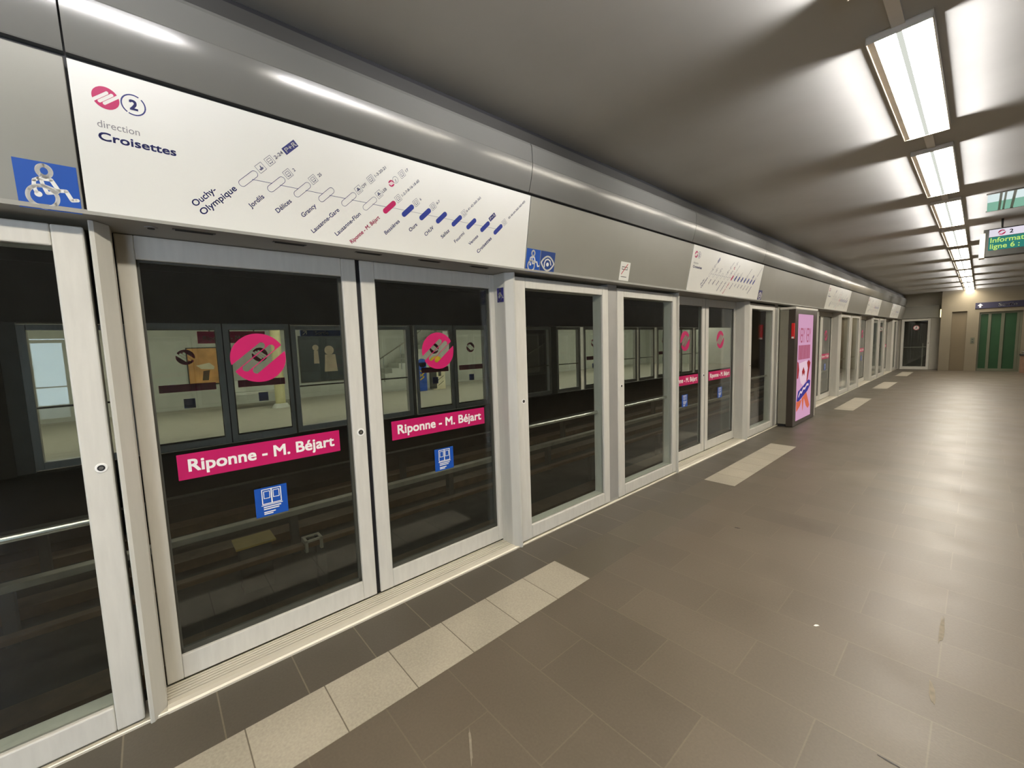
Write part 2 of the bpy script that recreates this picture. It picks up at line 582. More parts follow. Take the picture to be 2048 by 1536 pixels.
def round_lock(parent, y, z, r, x=0.0):
    l = MB().tube((x - 0.002, y, z), (x + 0.003, y, z), r * 1.55, 24, r * 1.4).build('lock', M['print'], parent)
    MB().tube((x + 0.002, y, z), (x + 0.0045, y, z), r * 0.9, 18).build('cylinder', M['dark'], l)
    MB().tube((x + 0.004, y, z), (x + 0.006, y, z), r * 0.55, 14).build('keyway', M['steel'], l)
    return l

def make_leaf(first, label):
    """sliding door leaf; origin at the foot of its left edge, front face at x = 0"""
    t = thing('sliding_door', label, 'sliding door')
    w, g0, g1 = (1.024, 0.062, 0.941) if first else (1.032, 0.087, 0.978)
    z0, z1, gz0, gz1 = 0.027, 2.096, 0.142, 1.994
    fr = MB().box(-0.055, 0, 0, g0, z0, z1).box(-0.055, 0, g1, w, z0, z1)
    fr.box(-0.055, -0.0005, g0, g1, z0, gz0).box(-0.055, -0.0005, g0, g1, gz1, z1)
    fr.build('frame', M['alu'], t, bevel=0.004)
    MB().box(-0.030, -0.020, g0, g1, gz0, gz1).build('glass_pane', M['glass'], t)
    k = 0.010
    MB().box(-0.034, -0.016, g0, g0 + k, gz0, gz1).box(-0.034, -0.016, g1 - 0.018, g1, gz0, gz1).box(-0.034, -0.016, g0, g1, gz0, gz0 + 0.026).box(-0.034, -0.016, g0, g1, gz1 - k, gz1).build('gasket', M['gasket'], t)
    ye = w if first else 0
    MB().box(-0.045, -0.012, ye - (0 if first else 0.012), ye + (0.012 if first else 0), z0, z1).build('edge_seal', M['rubber'], t)
    xg = -0.0198
    PO = lambda x, y, o: (xg + o, x, y)
    cx = 0.496 if first else 0.518
    slab('logo_sticker', M['pink'], logo_shape(D2(), cx, 1.545, 0.125), PO, t)
    n0, n1 = (0.124, 0.869) if first else (0.146, 0.894)
    ns = slab('name_sticker', M['pink'], D2().rect(n0, 0.981, n1, 1.104), PO, t)
    D2().text('Riponne - M. Béjart', 0.083, n0 + 0.035, 1.018, bold=0.022, width=n1 - n0 - 0.075).build('lettering', M['print'], lambda x, y: (xg + 0.0016, x, y), ns)
    b0 = 0.419 if first else 0.448
    bs = slab('notice_sticker', M['blue'], D2().rect(b0, 0.704, b0 + 0.152, 0.860), PO, t)
    d = D2()
    q = lambda x, y: (b0 + x * 0.152, 0.704 + y * 0.156)
    lw = 0.0042
    d.stroke([q(.22, .43), q(.22, .93), q(.80, .93), q(.80, .43)], lw, True)
    d.stroke([q(.51, .43), q(.51, .93)], lw * 1.5)
    d.stroke([q(.275, .62), q(.275, .86), q(.455, .86), q(.455, .62)], lw * 0.8, True)
    d.stroke([q(.565, .62), q(.565, .86), q(.745, .86), q(.745, .62)], lw * 0.8, True)
    d.stroke([q(.19, .385), q(.83, .385)], lw)
    for yy, x1 in ((.315, .78), (.245, .72), (.14, .60), (.08, .52)):
        d.rect(*q(.24, yy - .018), *q(x1, yy + .018))
    d.build('pictogram', M['print'], lambda x, y: (xg + 0.0016, x, y), bs)
    if first:
        round_lock(t, 0.989, 1.074, 0.016)
    return t

def make_panel(label, lock_y):
    """glazed fixed panel with a guard rail behind"""
    t = thing('glazed_panel', label, 'glass panel')
    w, g0, g1 = 1.165, 0.108, 1.077
    z0, z1, gz0, gz1 = 0.022, 2.072, 0.130, 1.992
    fr = MB().box(-0.115, 0, 0, g0, z0, z1).box(-0.115, 0, g1, w, z0, z1)
    fr.box(-0.115, -0.0005, g0, g1, z0, gz0).box(-0.115, -0.0005, g0, g1, gz1, z1)
    fr.build('frame', M['alu'], t, bevel=0.006)
    MB().box(-0.032, -0.020, g0, g1, gz0, gz1).build('glass_pane', M['glass'], t)
    MB().tube((-0.085, g0 - 0.01, 0.905), (-0.085, g1 + 0.01, 0.905), 0.016, 16).build('guard_rail', M['steel'], t, smooth=False)
    round_lock(t, lock_y, 1.134, 0.013)
    return t

def post_poly(first):
    p = [(-0.15, -0.125), (0.020, -0.125), (0.024, -0.122), (0.021, -0.110), (-0.028, -0.068), (-0.036, -0.066), (-0.15, -0.066)]
    return p if first else [(x, 1.940 - y) for x, y in p][::-1]

def wheelchair(d, q, w):
    """seated figure in a wheelchair drawn with strokes; q maps the unit square"""
    head = [q(.47 + .105 * math.cos(2 * PI * i / 22), .815 + .115 * math.sin(2 * PI * i / 22)) for i in range(22)]
    d.stroke(head, w * 0.85, True)
    wheel = [q(.39 + .235 * math.cos(2 * PI * i / 36), .275 + .225 * math.sin(2 * PI * i / 36)) for i in range(36)]
    d.stroke(wheel, w * 0.8, True)
    d.stroke([q(.36, .645), q(.56, .655), q(.66, .445), q(.78, .46), q(.86, .275), q(.95, .295)], w * 0.8)
    d.stroke([q(.36, .645), q(.29, .60), q(.27, .46), q(.30, .36)], w * 0.7)
    d.stroke([q(.40, .64), q(.42, .52), q(.47, .36), q(.62, .40), q(.66, .445)], w * 0.7)
    d.stroke([q(.27, .46), q(.42, .52), q(.60, .46)], w * 0.6)
    d.disc(*q(.325, .32), w * 0.65)
    return d

# sliding doors
near_leaf = []
for k, o in enumerate(OFF):
    la = 'left leaf of the glass sliding doors ' + WHERE[k]
    lb = 'right leaf of the glass sliding doors ' + WHERE[k]
    if k == 0:
        A = make_leaf(True, la)
        B = make_leaf(False, lb)
        A.location = (-0.152, -0.062, 0)
        B.location = (-0.152, 0.988, 0)
        A['group'] = B['group'] = 'sliding platform doors on this side'
    else:
        copy_thing(A, (-0.152, o - 0.062, 0), label=la)
        copy_thing(B, (-0.152, o + 0.988, 0), label=lb)

# posts, sills
post_l = post_r = sill = None
for k, o in enumerate(OFF):
    for first in (True, False):
        lab = ('slim pale post left of doors ' if first else 'slim pale post right of doors ') + WHERE[k]
        src = post_l if first else post_r
        if src is None:
            src = MB().prism_z(post_poly(first), 0.0, 2.097).build('door_post', M['post'], bevel=0.002, seg=2)
            tag(src, lab, 'post', 'door posts')
            if first: post_l = src
            else: post_r = src
        else:
            c = src.copy()
            COL.objects.link(c)
            c.location = (0, o, 0)
            c['label'] = lab
    lab = 'ribbed aluminium door sill on the floor edge ' + WHERE[k]
    if sill is None:
        prof = [(-0.19, -0.02), (-0.19, 0.008), (-0.150, 0.008)]
        for i in range(5):
            x = -0.150 + i * 0.020
            prof += [(x, 0.022), (x + 0.0135, 0.022), (x + 0.0135, 0.012), (x + 0.0195, 0.012)]
        prof += [(-0.049, 0.022), (-0.018, 0.023), (0.006, 0.018), (0.013, 0.010), (0.015, -0.02)]
        sill = MB().prism_y(prof, -0.066, 2.006).build('door_sill', M['sill'])
        for i in range(5):
            x = -0.150 + i * 0.020
            MB().box(x + 0.0136, x + 0.0194, -0.066, 2.006, 0.0121, 0.0135).build('groove', M['rubber'], sill)
        tag(sill, lab, 'door sill', 'door sills')
    else:
        copy_thing(sill, (0, o, 0), label=lab)

# fixed panels and the columns between them
PAN = [(-2.640, 'fixed glass panel beyond the one beside the wheelchair sign'),
       (-1.305, 'fixed glass panel below the big wheelchair sign, at the edge of the picture'),
       (2.080, 'fixed glass panel just right of the big route map doors, below the eye sign'),
       (3.391, 'fixed glass panel just left of the second pair of doors'),
       (6.800, 'fixed glass panel between the second doors and the advert totem'),
       (8.130, 'fixed glass panel right behind the advert totem'),
       (9.530, 'fixed glass panel past the totem, left of the third pair of doors'),
       (12.915, 'fixed glass panel just right of the third pair of doors'),
       (14.205, 'fixed glass panel just left of the fourth pair of doors'),
       (17.590, 'fixed glass panel just right of the fourth pair of doors'),
       (18.960, 'fixed glass panel just left of the last pair of doors'),
       (22.345, 'fixed glass panel between the last pair of doors and the end wall')]
pan0 = pan1 = None
for k, (y, lab) in enumerate(PAN):
    if y < 0:
        if pan1 is None:
            pan1 = make_panel(lab, 1.130)
            pan1.location = (0, y, 0)
            pan1['group'] = 'fixed glass panels on this side'
        else:
            copy_thing(pan1, (0, y, 0), label=lab)
    elif pan0 is None:
        pan0 = make_panel(lab, 0.055)
        pan0.location = (0, y, 0)
        pan0['group'] = 'fixed glass panels on this side'
    else:
        copy_thing(pan0, (0, y, 0), label=lab)
CO = [(-1.475, -1.305, 'flat grey metal column left of the panel under the wheelchair sign'), (3.245, 3.391, 'flat grey metal column between the two panels below the no-smoking sign'),
      (7.965, 8.130, 'flat grey metal column at the near side of the advert totem'), (9.295, 9.530, 'flat grey metal column hidden behind the advert totem'),
      (14.080, 14.205, 'flat grey metal column midway between the third and fourth doors'), (18.755, 18.960, 'flat grey metal column midway between the fourth and last doors'),
      (23.510, 23.99, 'flat grey metal column in the corner by the glazed end door')]
for a, b, lab in CO:
    tag(MB().box(-0.13, -0.008, a, b, 0.0, 2.097).build('screen_column', M['column'], bevel=0.003), lab, 'column', 'columns between the panels')
struct(MB().box(-0.13, -0.01, YB, -2.64, 0, 2.097).build('wall_screen', M['column']))

# ------------------------------------------------------------------ route maps on the fascia
ST = ['Ouchy-\nOlympique', 'Jordils', 'Délices', 'Grancy', 'Lausanne-Gare', 'Lausanne-Flon', 'Riponne - M. Béjart', 'Bessières', 'Ours', 'CHUV', 'Sallaz', 'Fourmi', 'Vennes', 'Croisettes']
def make_map(label):
    t = thing('route_map', label, 'route map sign', (0, 0, 0), group='route maps over the doors')
    P = [FP(0, 0, 0.002), FP(0, FH, 0.002), FP(0, FH, -0.016), FP(0, 0, -0.016)]
    MB().prism_y([(p[0], p[2]) for p in P], -0.117, 2.086).build('board', M['white'], t, bevel=0.001, seg=1)
    at = lambda o: (lambda x, y: FP(x, y, 0.002 + o))
    D = math.radians(45)
    logo_shape(D2(), -0.030, 0.406, 0.036).build('line_logo', M['pink'], at(0.0008), t)
    d = D2()
    d.arc(0.044, 0.407, 0.033, 60, 235, 0.0042)
    d.arc(0.044, 0.407, 0.033, -118, 46, 0.0042)
    d.text('2', 0.046, 0.044, 0.391, align='CENTER', bold=0.03, sx=1.05)
    d.text('Croisettes', 0.039, -0.063, 0.263, bold=0.022, width=0.217)
    for i, s in enumerate(ST):
        if i == 6:
            continue
        big = i in (0, 13)
        L = {0: 0, 13: 0.147}.get(i, 0)
        x = 0.4 + 0.109 * i
        if i == 0:
            d.text('Ouchy-', 0.034, 0.205, 0.082, D, bold=0.014, width=0.108)
            d.text('Olympique', 0.034, 0.229, 0.053, D, bold=0.014, width=0.178)
        else:
            W_ = {1: .077, 2: .084, 3: .085, 4: .177, 5: .173, 7: .112, 8: .060, 9: .073, 10: .070, 11: .090, 12: .088, 13: .146}[i]
            ex, ey = x - 0.054, 0.176
            vs = W_ * math.cos(D)
            d.text(s, 0.0275 if not big else 0.030, ex - vs + 0.006, ey - vs - 0.006, D, bold=0.012 if not big else 0.018, width=W_)
    d.build('navy_lettering', M['navy'], at(0.0008), t)
    d = D2()
    d.text('direction', 0.034, -0.062, 0.306, width=0.114)
    d.build('grey_lettering', M['grey_ink'], at(0.0008), t)
    d = D2().text(ST[6], 0.028, 0.850, 0.020, D, bold=0.012, width=0.212)
    d.capsule(1.054, 0.237, 0.066, 0.027, D)
    d.build('red_station', M['pink'], at(0.0014), t)
    d = D2()
    for i in range(7, 14):
        d.capsule(0.4 + 0.109 * i, 0.2385, 0.066, 0.027, D)
    d.build('blue_stations', M['capsule'], at(0.0014), t)
    d = D2()
    for i in range(6):
        x, y = 0.4 + 0.109 * i, 0.2345
        c = [( -0.033, 0.0135), (0.033, 0.0135)]
        pts = []
        for j in range(9):
            a = -PI / 2 + PI * j / 8
            pts.append((0.033 + 0.0135 * math.cos(a), 0.0135 * math.sin(a)))
        for j in range(9):
            a = PI / 2 + PI * j / 8
            pts.append((-0.033 + 0.0135 * math.cos(a), 0.0135 * math.sin(a)))
        q = [(x + (a - b) * 0.70711, y + (a + b) * 0.70711) for a, b in pts]
        d.stroke(q, 0.0017, True, caps=False)
        d.stroke([(x + 0.014, y), (x + 0.109 - 0.0165, y + 0.0005)], 0.0017, caps=False)
    d.build('white_stations', M['navy'], at(0.0014), t)
    d = D2().stroke([(1.07, 0.237), (1.82, 0.239)], 0.0015, caps=False)
    # interchange pictograms along the diagonals
    def diag(i, s):
        x = 0.4 + 0.109 * i
        return (x + 0.0495 + s * 0.70711, 0.2405 + 0.0495 + s * 0.70711)
    def icon(i, s, kind):
        cx, cy = diag(i, s)
        R = lambda a, b: (cx + (a - b) * 0.70711, cy + (a + b) * 0.70711)
        h = 0.0165
        d.stroke([R(-h, -h), R(h, -h), R(h, h), R(-h, h)], 0.0016, True, caps=False)
        if kind == 'bus':
            d.stroke([R(-.009, -.008), R(-.009, .009), R(.009, .009), R(.009, -.008)], 0.0018, True, caps=False)
            d.stroke([R(-.009, 0), R(.009, 0)], 0.0016, caps=False)
            d.poly([R(-.007, -.012), R(-.003, -.012), R(-.003, -.008), R(-.007, -.008)])
            d.poly([R(.003, -.012), R(.007, -.012), R(.007, -.008), R(.003, -.008)])
        elif kind == 'train':
            d.poly([R(-.004, .010), R(.004, .010), R(.006, 0), R(-.006, 0)])
            d.poly([R(-.011, -.004), R(.011, -.004), R(.009, .002), R(-.009, .002)])
            d.stroke([R(-.010, -.010), R(.010, -.010)], 0.002, caps=False)
        elif kind == 'boat':
            d.poly([R(-.011, -.002), R(.011, -.002), R(.007, -.009), R(-.007, -.009)])
            d.poly([R(-.002, -.002), R(.005, -.002), R(.005, .008), R(.002, .008)])
    def num(i, s, txt, w):
        x, y = diag(i, s)
        d.text(txt, 0.019, x + 0.006, y - 0.006, D, width=w, bold=0.016)
    icon(0, 0, 'boat'); icon(0, 0.052, 'bus'); num(0, 0.078, '2-24', 0.045)
    icon(1, 0, 'bus'); num(1, 0.030, '2', 0.008)
    icon(2, 0, 'bus'); num(2, 0.030, '25', 0.018)
    icon(4, 0, 'train'); num(4, 0.022, 'CFF', 0.030); icon(4, 0.090, 'bus'); num(4, 0.115, '1-3-20-21', 0.080)
    icon(5, 0, 'train'); num(5, 0.022, 'LEB', 0.030); icon(5, 0.180, 'bus'); num(5, 0.205, '17', 0.018)
    a = diag(5, 0.128)
    d.arc(a[0], a[1], 0.016, 0, 360, 0.0016)
    d.text('1', 0.021, a[0] + 0.005, a[1] - 0.0095, D * 0.6, align='CENTER', bold=0.02)
    icon(6, 0, 'bus'); num(6, 0.025, '1-2-7-8-16-18-60', 0.140)
    icon(7, 0, 'bus'); num(7, 0.030, '6', 0.008)
    icon(8, 0, 'bus'); num(8, 0.030, '6-7', 0.026)
    icon(10, 0, 'bus'); num(10, 0.022, '6-41-42-360-365', 0.142)
    icon(13, 0, 'bus'); num(13, 0.045, '45-46-64-360-362-435', 0.190)
    d.build('interchange_pictograms', M['lightgrey_ink'], at(0.0008), t)
    a = diag(5, 0.096)
    logo_shape(D2(), a[0], a[1], 0.0165, n=30).build('small_logo', M['pink'], at(0.0008), t)
    for x, y, k in ((0.571, 0.404, 1.0), (1.762, 0.306, 0.85)):
        d, e = D2(), D2()
        R = lambda a, b: (x + (a - b) * 0.70711 * k, y + (a + b) * 0.70711 * k)
        d.poly([R(-.036, -.015), R(.036, -.015), R(.036, .015), R(-.036, .015)])
        bx, by = R(-.030, -.009)
        e.text('P+R', 0.026 * k, bx, by, D, bold=0.012, width=0.060 * k)
        b = d.build('park_and_ride_box', M['navy'], at(0.0008), t)
        e.build('lettering', M['print'], at(0.0014), b)
    return t
MAPL = ['big white route map over the first pair of doors, all stations readable',
        'second white route map along the fascia, over the doors before the advert totem',
        'third white route map along the fascia, over the doors past the advert totem',
        'fourth white route map along the fascia, between the third and the last one',
        'last and smallest white route map along the fascia, next to the end wall']
RM = make_map(MAPL[0])
for k in range(1, 5):
    copy_thing(RM, (0, OFF[k], 0), label=MAPL[k])

# stickers on the fascia: wheelchair, wheelchair with eye, no smoking
def plate(name, label, cat, u0, u1, v0, v1, m, ink, mi, group=None, t=0.0015):
    P = [FP(0, v0, t), FP(0, v1, t), FP(0, v1, -0.0004), FP(0, v0, -0.0004)]
    root = MB().prism_y([(p[0], p[2]) for p in P], u0, u1).build(name, m)
    tag(root, label, cat, group)
    q = lambda x, y: (u0 + x * (u1 - u0), v0 + y * (v1 - v0))
    ink(q).build('pictogram', mi, lambda x, y: FP(x, y, t + 0.0006), root)
    return root
def eye(q, s):
    d = D2()
    top, bot = [], []
    for i in range(17):
        a = i / 16
        top.append(q(.05 + .9 * a, .48 + .30 * math.sin(PI * a) ** 0.8))
        bot.append(q(.05 + .9 * a, .48 - .33 * math.sin(PI * a) ** 0.8))
    d.stroke(top, s)
    d.stroke(bot, s)
    d.stroke([q(.30 + .0, .30), q(.27, .45), q(.34, .60), q(.50, .66), q(.66, .60), q(.74, .42)], s * .8)
    d.disc(*q(.50, .42), s * 1.15)
    return d
plate('wheelchair_sign', 'big square blue wheelchair sign left of the big route map', 'sign', -0.281, -0.131, -0.005, 0.152, M['blue'], lambda q: wheelchair(D2(), q, 0.0145), M['print'])
plate('wheelchair_sign', 'square blue wheelchair sign at the right corner of the big route map', 'sign', 2.096, 2.236, -0.004, 0.156, M['blue'], lambda q: wheelchair(D2(), q, 0.0135), M['print'])
plate('eye_sign', 'deep blue sign with a white eye beside the square wheelchair sign', 'sign', 2.243, 2.395, -0.004, 0.156, M['blue2'], lambda q: eye(q, 0.0125), M['print'])
ns = plate('no_smoking_sign', 'small white no-smoking sign with a red slash on the grey fascia', 'sign', 3.258, 3.410, 0.022, 0.186, M['white'],
      lambda q: D2().stroke([q(.18, .34), q(.72, .90)], 0.0085), M['red'])
q = lambda x, y: (3.258 + x * 0.152, 0.022 + y * 0.164)
D2().rect(*q(.16, .185), *q(.74, .22)).build('caption', M['gasket'], lambda x, y: FP(x, y, 0.0018), ns)
d = D2().stroke([q(.18, .60), q(.74, .60), q(.74, .73), q(.18, .73)], 0.0055, True)
d.build('cigarette', M['gasket'], lambda x, y: FP(x, y, 0.0018), ns)
plate('eye_sign', 'small grey-blue sign with a white eye at the right corner of the second route map', 'sign', 6.785, 6.925, 0.0, 0.150, M['violet'], lambda q: eye(q, 0.012), M['print'])
# small wheelchair sticker on the inner face of the right-hand door post
x0, x1 = -0.112, -0.040
root = MB().box(x0, x1, 2.0028, 2.0052, 1.888, 1.992).build('wheelchair_sticker', M['violet'])
tag(root, 'tiny dark blue wheelchair sticker high on the post right of the big route map doors', 'sticker')
wheelchair(D2(), lambda x, y: (x0 + x * (x1 - x0), 1.888 + y * 0.104), 0.0072).build('pictogram', M['print'], lambda x, y: (x, 2.0022, y), root)

# ------------------------------------------------------------------ ceiling lights
def make_light(label):
    L = 1.66
    t = thing('ceiling_light', label, 'ceiling light', group='row of ceiling lights')
    tr = MB().box(0, 0.25, 0, L, 0.034, 0.040).box(0, 0.004, 0, L, 0.0, 0.04).box(0.246, 0.25, 0, L, 0.0, 0.04)
    tr.box(0, 0.25, 0, 0.004, 0.0, 0.04).box(0, 0.25, L - 0.004, L, 0.0, 0.04)
    tr.build('housing', M['lamp_metal'], t)
    for x0, x1 in ((0.036, 0.119), (0.135, 0.232)):
        n = 10
        pr = [(x0 + (x1 - x0) * i / n, 0.016 - 0.015 * math.sin(PI * i / n) ** 0.6) for i in range(n + 1)] + [(x1, 0.033), (x0, 0.033)]
        MB().prism_y(pr, 0.02, L - 0.02).build('tube_diffuser', M['lamp'], t)
    MB().box(0.117, 0.137, 0.01, L - 0.01, 0.003, 0.033).build('centre_strip', M['lamp_centre'], t)
    MB().box(0.006, 0.034, 0.006, L - 0.006, 0.006, 0.012).build('side_flange', M['flange'], t)
    MB().box(0.06, 0.19, L, L + 0.05, 0.018, 0.039).box(0.10, 0.15, L + 0.05, 2.1, 0.030, 0.039).build('coupling', M['lamp_metal'], t)
    return t
P0, PER = 2.93, 2.1
ks = list(range(-4, 10))
LAB = {0: 'big twin-tube ceiling light at the top of the picture, largest of the row', 9: 'last twin-tube ceiling light of the row, touching the end wall'}
CL = None
for k in ks:
    lab = LAB.get(k) or (('ceiling light in the row above the platform, %s after the largest one' % nth[k - 1]) if k > 0 else ('ceiling light overhead, %s before the largest one of the row' % nth[-k - 1]))
    y = P0 + PER * k
    if CL is None:
        CL = make_light(lab)
        CL.location = (1.83, y, 3.05)
        first_light = CL
    else:
        copy_thing(CL, (1.83, y, 3.05), label=lab)
    # added area lights beside each lamp, imitating lens-glare bands over the ceiling
    for sx in (-1, 1):
        ld = bpy.data.lights.new('added_glare_light', 'AREA')
        ld.shape = 'RECTANGLE'
        ld.size = 1.5
        ld.size_y = 0.05
        ld.energy = GLARE_LIGHT_POWER
        ld.color = (0.96, 0.95, 1.0)
        ld.spread = math.radians(56)
        lo = bpy.data.objects.new('added_glare_light', ld)
        COL.objects.link(lo)
        lo.location = (1.955 + sx * 0.145, y + 0.83, 3.060)
        dirv = Vector((sx, 0, 0.035)).normalized()
        zax = -dirv
        xax = Vector((0, 1, 0))
        yax = zax.cross(xax)
        lo.matrix_world = Matrix(((xax.x, yax.x, zax.x, lo.location.x), (xax.y, yax.y, zax.y, lo.location.y), (xax.z, yax.z, zax.z, lo.location.z), (0, 0, 0, 1)))

# glazed ceiling opening with four pale green panes
t = thing('ceiling_skylight', 'pale green lit skylight panes in the ceiling right of the lamp row', 'skylight', (2.27, 7.30, 3.09))
MB().box(0, 0.34, -0.02, 0.0, -0.012, 0.0).box(0, 0.34, 1.02, 1.04, -0.012, 0.0).build('frame', M['wallgrey'], t)
M['sky_white'] = emit('skylight_white', (225, 240, 240), 0.95)
M['sky_green'] = emit('skylight_green', (150, 205, 180), 0.75)
for a, b in ((0.01, 0.10), (0.122, 0.137), (0.155, 0.20), (0.225, 0.33)):
    MB().box(a, b, 0.0, 0.45, -0.010, -0.001).build('upper_pane', M['sky_white'], t)
    MB().box(a, b, 0.45, 1.02, -0.010, -0.001).build('lower_pane', M['sky_green'], t)

# ------------------------------------------------------------------ passenger information display
t = thing('information_display', 'hanging passenger display with green text and a white header, cut by the picture edge', 'display', (2.23, 9.0, 2.58))
MB().box(0.03, 1.25, 0.0, 0.14, 0.0, 0.38).build('housing', M['darksteel'], t, bevel=0.006)
MB().box(0.0, 0.055, -0.02, 0.16, -0.01, 0.33).build('side_cheek', M['lamp_metal'], t, bevel=0.004)
for x in (0.2, 1.05):
    MB().tube((x, 0.07, 0.37), (x, 0.07, 0.51), 0.012).build('hanger', M['darksteel'], t)
M['disp_white'] = emit('display_white', (232, 226, 240), 0.95)
M['disp_teal'] = emit('display_teal', (58, 140, 128), 0.8)
M['disp_text'] = emit('display_text', (196, 232, 120), 1.0)
hd = MB().box(0.085, 1.23, -0.004, 0.0, 0.268, 0.365).build('header_strip', M['disp_white'], t)
logo_shape(D2(), 0.20, 0.316, 0.034).build('line_logo', M['pink'], lambda x, y: (x, -0.0048, y), hd)
D2().text('2', 0.07, 0.285, 0.293, align='CENTER', bold=0.02).build('line_number', M['navy'], lambda x, y: (x, -0.0048, y), hd)
sc = MB().box(0.085, 1.23, -0.004, 0.0, 0.085, 0.262).build('screen', M['disp_teal'], t)
D2().text('Information', 0.092, 0.095, 0.188, bold=0.012, sx=0.95).text('ligne 6 :', 0.092, 0.095, 0.105, bold=0.012, sx=0.95).build('lettering', M['disp_text'], lambda x, y: (x, -0.0048, y), sc)

# ------------------------------------------------------------------ advert totem
t = thing('advert_totem', 'dark advert totem with a lit pink screen standing before the glass screen', 'advert totem', (0, 8.17, 0))
MB().box(0.015, 0.143, 0.0, 1.36, 0.045, 2.005).build('back_cabinet', M['totem_grey'], t, bevel=0.003)
MB().box(0.02, 0.150, 0.02, 1.34, 0.001, 0.045).build('plinth', M['black'], t)
MB().box(0.141, 0.244, 0.0, 1.37, 0.006, 2.01).build('case', M['totem'], t, bevel=0.008)
MB().box(0.012, 0.249, -0.005, 1.40, 2.01, 2.048).build('cap', M['alu'], t, bevel=0.006)
MB().box(0.18, 0.250, 1.372, 1.385, 0.02, 2.0).build('edge_trim', M['alu'], t)
M['ad_pink'] = emit('advert_pink', (208, 158, 188), 0.95)
M['ad_red'] = emit('advert_red', (176, 82, 104), 0.8)
M['ad_deep'] = emit('advert_deep', (168, 60, 60), 0.8)
M['ad_white'] = emit('advert_white', (226, 196, 208), 0.95)
M['ad_blue'] = emit('advert_blue', (72, 68, 150), 0.8)
M['ad_orange'] = emit('advert_orange', (220, 112, 84), 0.85)
s = MB().box(0.244, 0.2465, 0.165, 1.09, 0.085, 1.93).build('screen', M['ad_pink'], t)
at = lambda o: (lambda x, y: (0.2465 + o, 0.165 + x * 0.925, 0.085 + y * 1.845))
d = D2()
vs, fs = text2d('VERY VERY', 1.0, 'LEFT')
xs = [v[0] for v in vs]
k = 0.78 / (max(xs) - min(xs))
for f in fs:
    d.poly([(0.08 + (vs[i][0] - min(xs)) * k, 0.735 + vs[i][1] * 0.20) for i in f])
for i in range(9):                                   # second line of tall letters, too blurred to read
    d.rect(0.06 + i * 0.088, 0.575, 0.06 + i * 0.088 + 0.066, 0.71)
d.build('headline', M['ad_red'], at(0.0006), s)
D2().poly([(0.0, 0.56), (0.07, 0.55), (0.13, 0.48), (0.08, 0.40), (0.0, 0.40)]).build('red_shape', M['ad_deep'], at(0.0006), s)
D2().poly([(0.62, 0.53), (0.78, 0.56), (0.90, 0.53), (0.80, 0.44), (0.70, 0.33), (0.66, 0.34), (0.68, 0.44)]).build('red_shape', M['ad_deep'], at(0.0006), s)
D2().poly([(0.12, 0.54), (0.62, 0.56), (0.72, 0.48), (0.64, 0.37), (0.44, 0.315), (0.26, 0.35), (0.14, 0.44)]).build('pale_shape', M['ad_white'], at(0.0010), s)
D2().poly([(0.32, 0.46), (0.42, 0.50), (0.52, 0.45), (0.47, 0.41), (0.41, 0.44), (0.34, 0.41)]).build('red_middle', M['ad_deep'], at(0.0014), s)
D2().poly([(0.02, 0.185), (0.10, 0.275), (0.80, 0.365), (0.92, 0.35), (0.90, 0.30), (0.74, 0.255), (0.16, 0.18)]).build('blue_banner', M['ad_blue'], at(0.0014), s)
D2().poly([(0.0, 0.18), (0.36, 0.185), (0.26, 0.13), (0.02, 0.085)]).poly([(0.44, 0.23), (0.66, 0.25), (0.92, 0.10), (0.80, 0.075), (0.66, 0.11)]).poly([(0.36, 0.20), (0.52, 0.22), (0.46, 0.09), (0.43, 0.07)]).build('orange_shapes', M['ad_orange'], at(0.0008), s)
D2().stroke([(0.14, 0.225), (0.24, 0.265), (0.34, 0.255), (0.44, 0.290), (0.56, 0.285), (0.68, 0.318), (0.80, 0.315)], 0.022).build('banner_script', M['ad_white'], at(0.0020), s)
r = MB().box(0.192, 0.240, -0.028, 0.0, 1.515, 1.775).build('alarm_box', M['alarm'], t, bevel=0.008)
MB().box(0.200, 0.232, -0.030, -0.026, 1.52, 1.55).build('alarm_label', M['print'], r)

# ------------------------------------------------------------------ end of the platform
mb = MB().box(1.25, 1.545, YE, YE + .3, 0, 3.12).box(1.545, 1.94, YE, YE + .3, 2.275, 3.12).box(1.94, 2.25, YE, YE + .3, 0, 3.12)
mb.box(2.25, 3.28, YE, YE + .3, 2.20, 3.12).box(3.28, 6.2, YE, YE + .3, 0, 3.12)
struct(mb.build('wall_end', M['wall']))
struct(MB().box(1.545, 1.94, YE + 0.10, YE + 0.15, 0, 2.275).build('door_1', M['door_brown'], bevel=0.004))
struct(MB().box(1.25, 1.262, YE + .3, 24.05, 0, 3.12).build('wall_recess', M['recess']))
struct(MB().box(-0.2, 1.25, 24.02, 24.1, 2.10, 3.12).build('wall_recess_top', M['recess']))
struct(MB().box(0.951, 1.25, 24.0, 24.1, 0, 2.10).build('wall_recess_side', M['recess']))
struct(MB().box(-0.2, 0.075, 24.0, 24.1, 0, 2.10).build('wall_recess_edge', M['recess']))
struct(MB().box(-0.05, 1.4, 26.0, 26.1, 0, 3.12).box(1.3, 1.4, 24.1, 26.0, 0, 3.12).box(-0.05, 0.0, 24.1, 26.0, 0, 3.12).box(-0.05, 1.4, 24.1, 26.1, 3.12, 3.2).box(-0.05, 1.4, 24.6, 26.1, -0.2, 0.0).build('wall_service_room', M['walldark']))
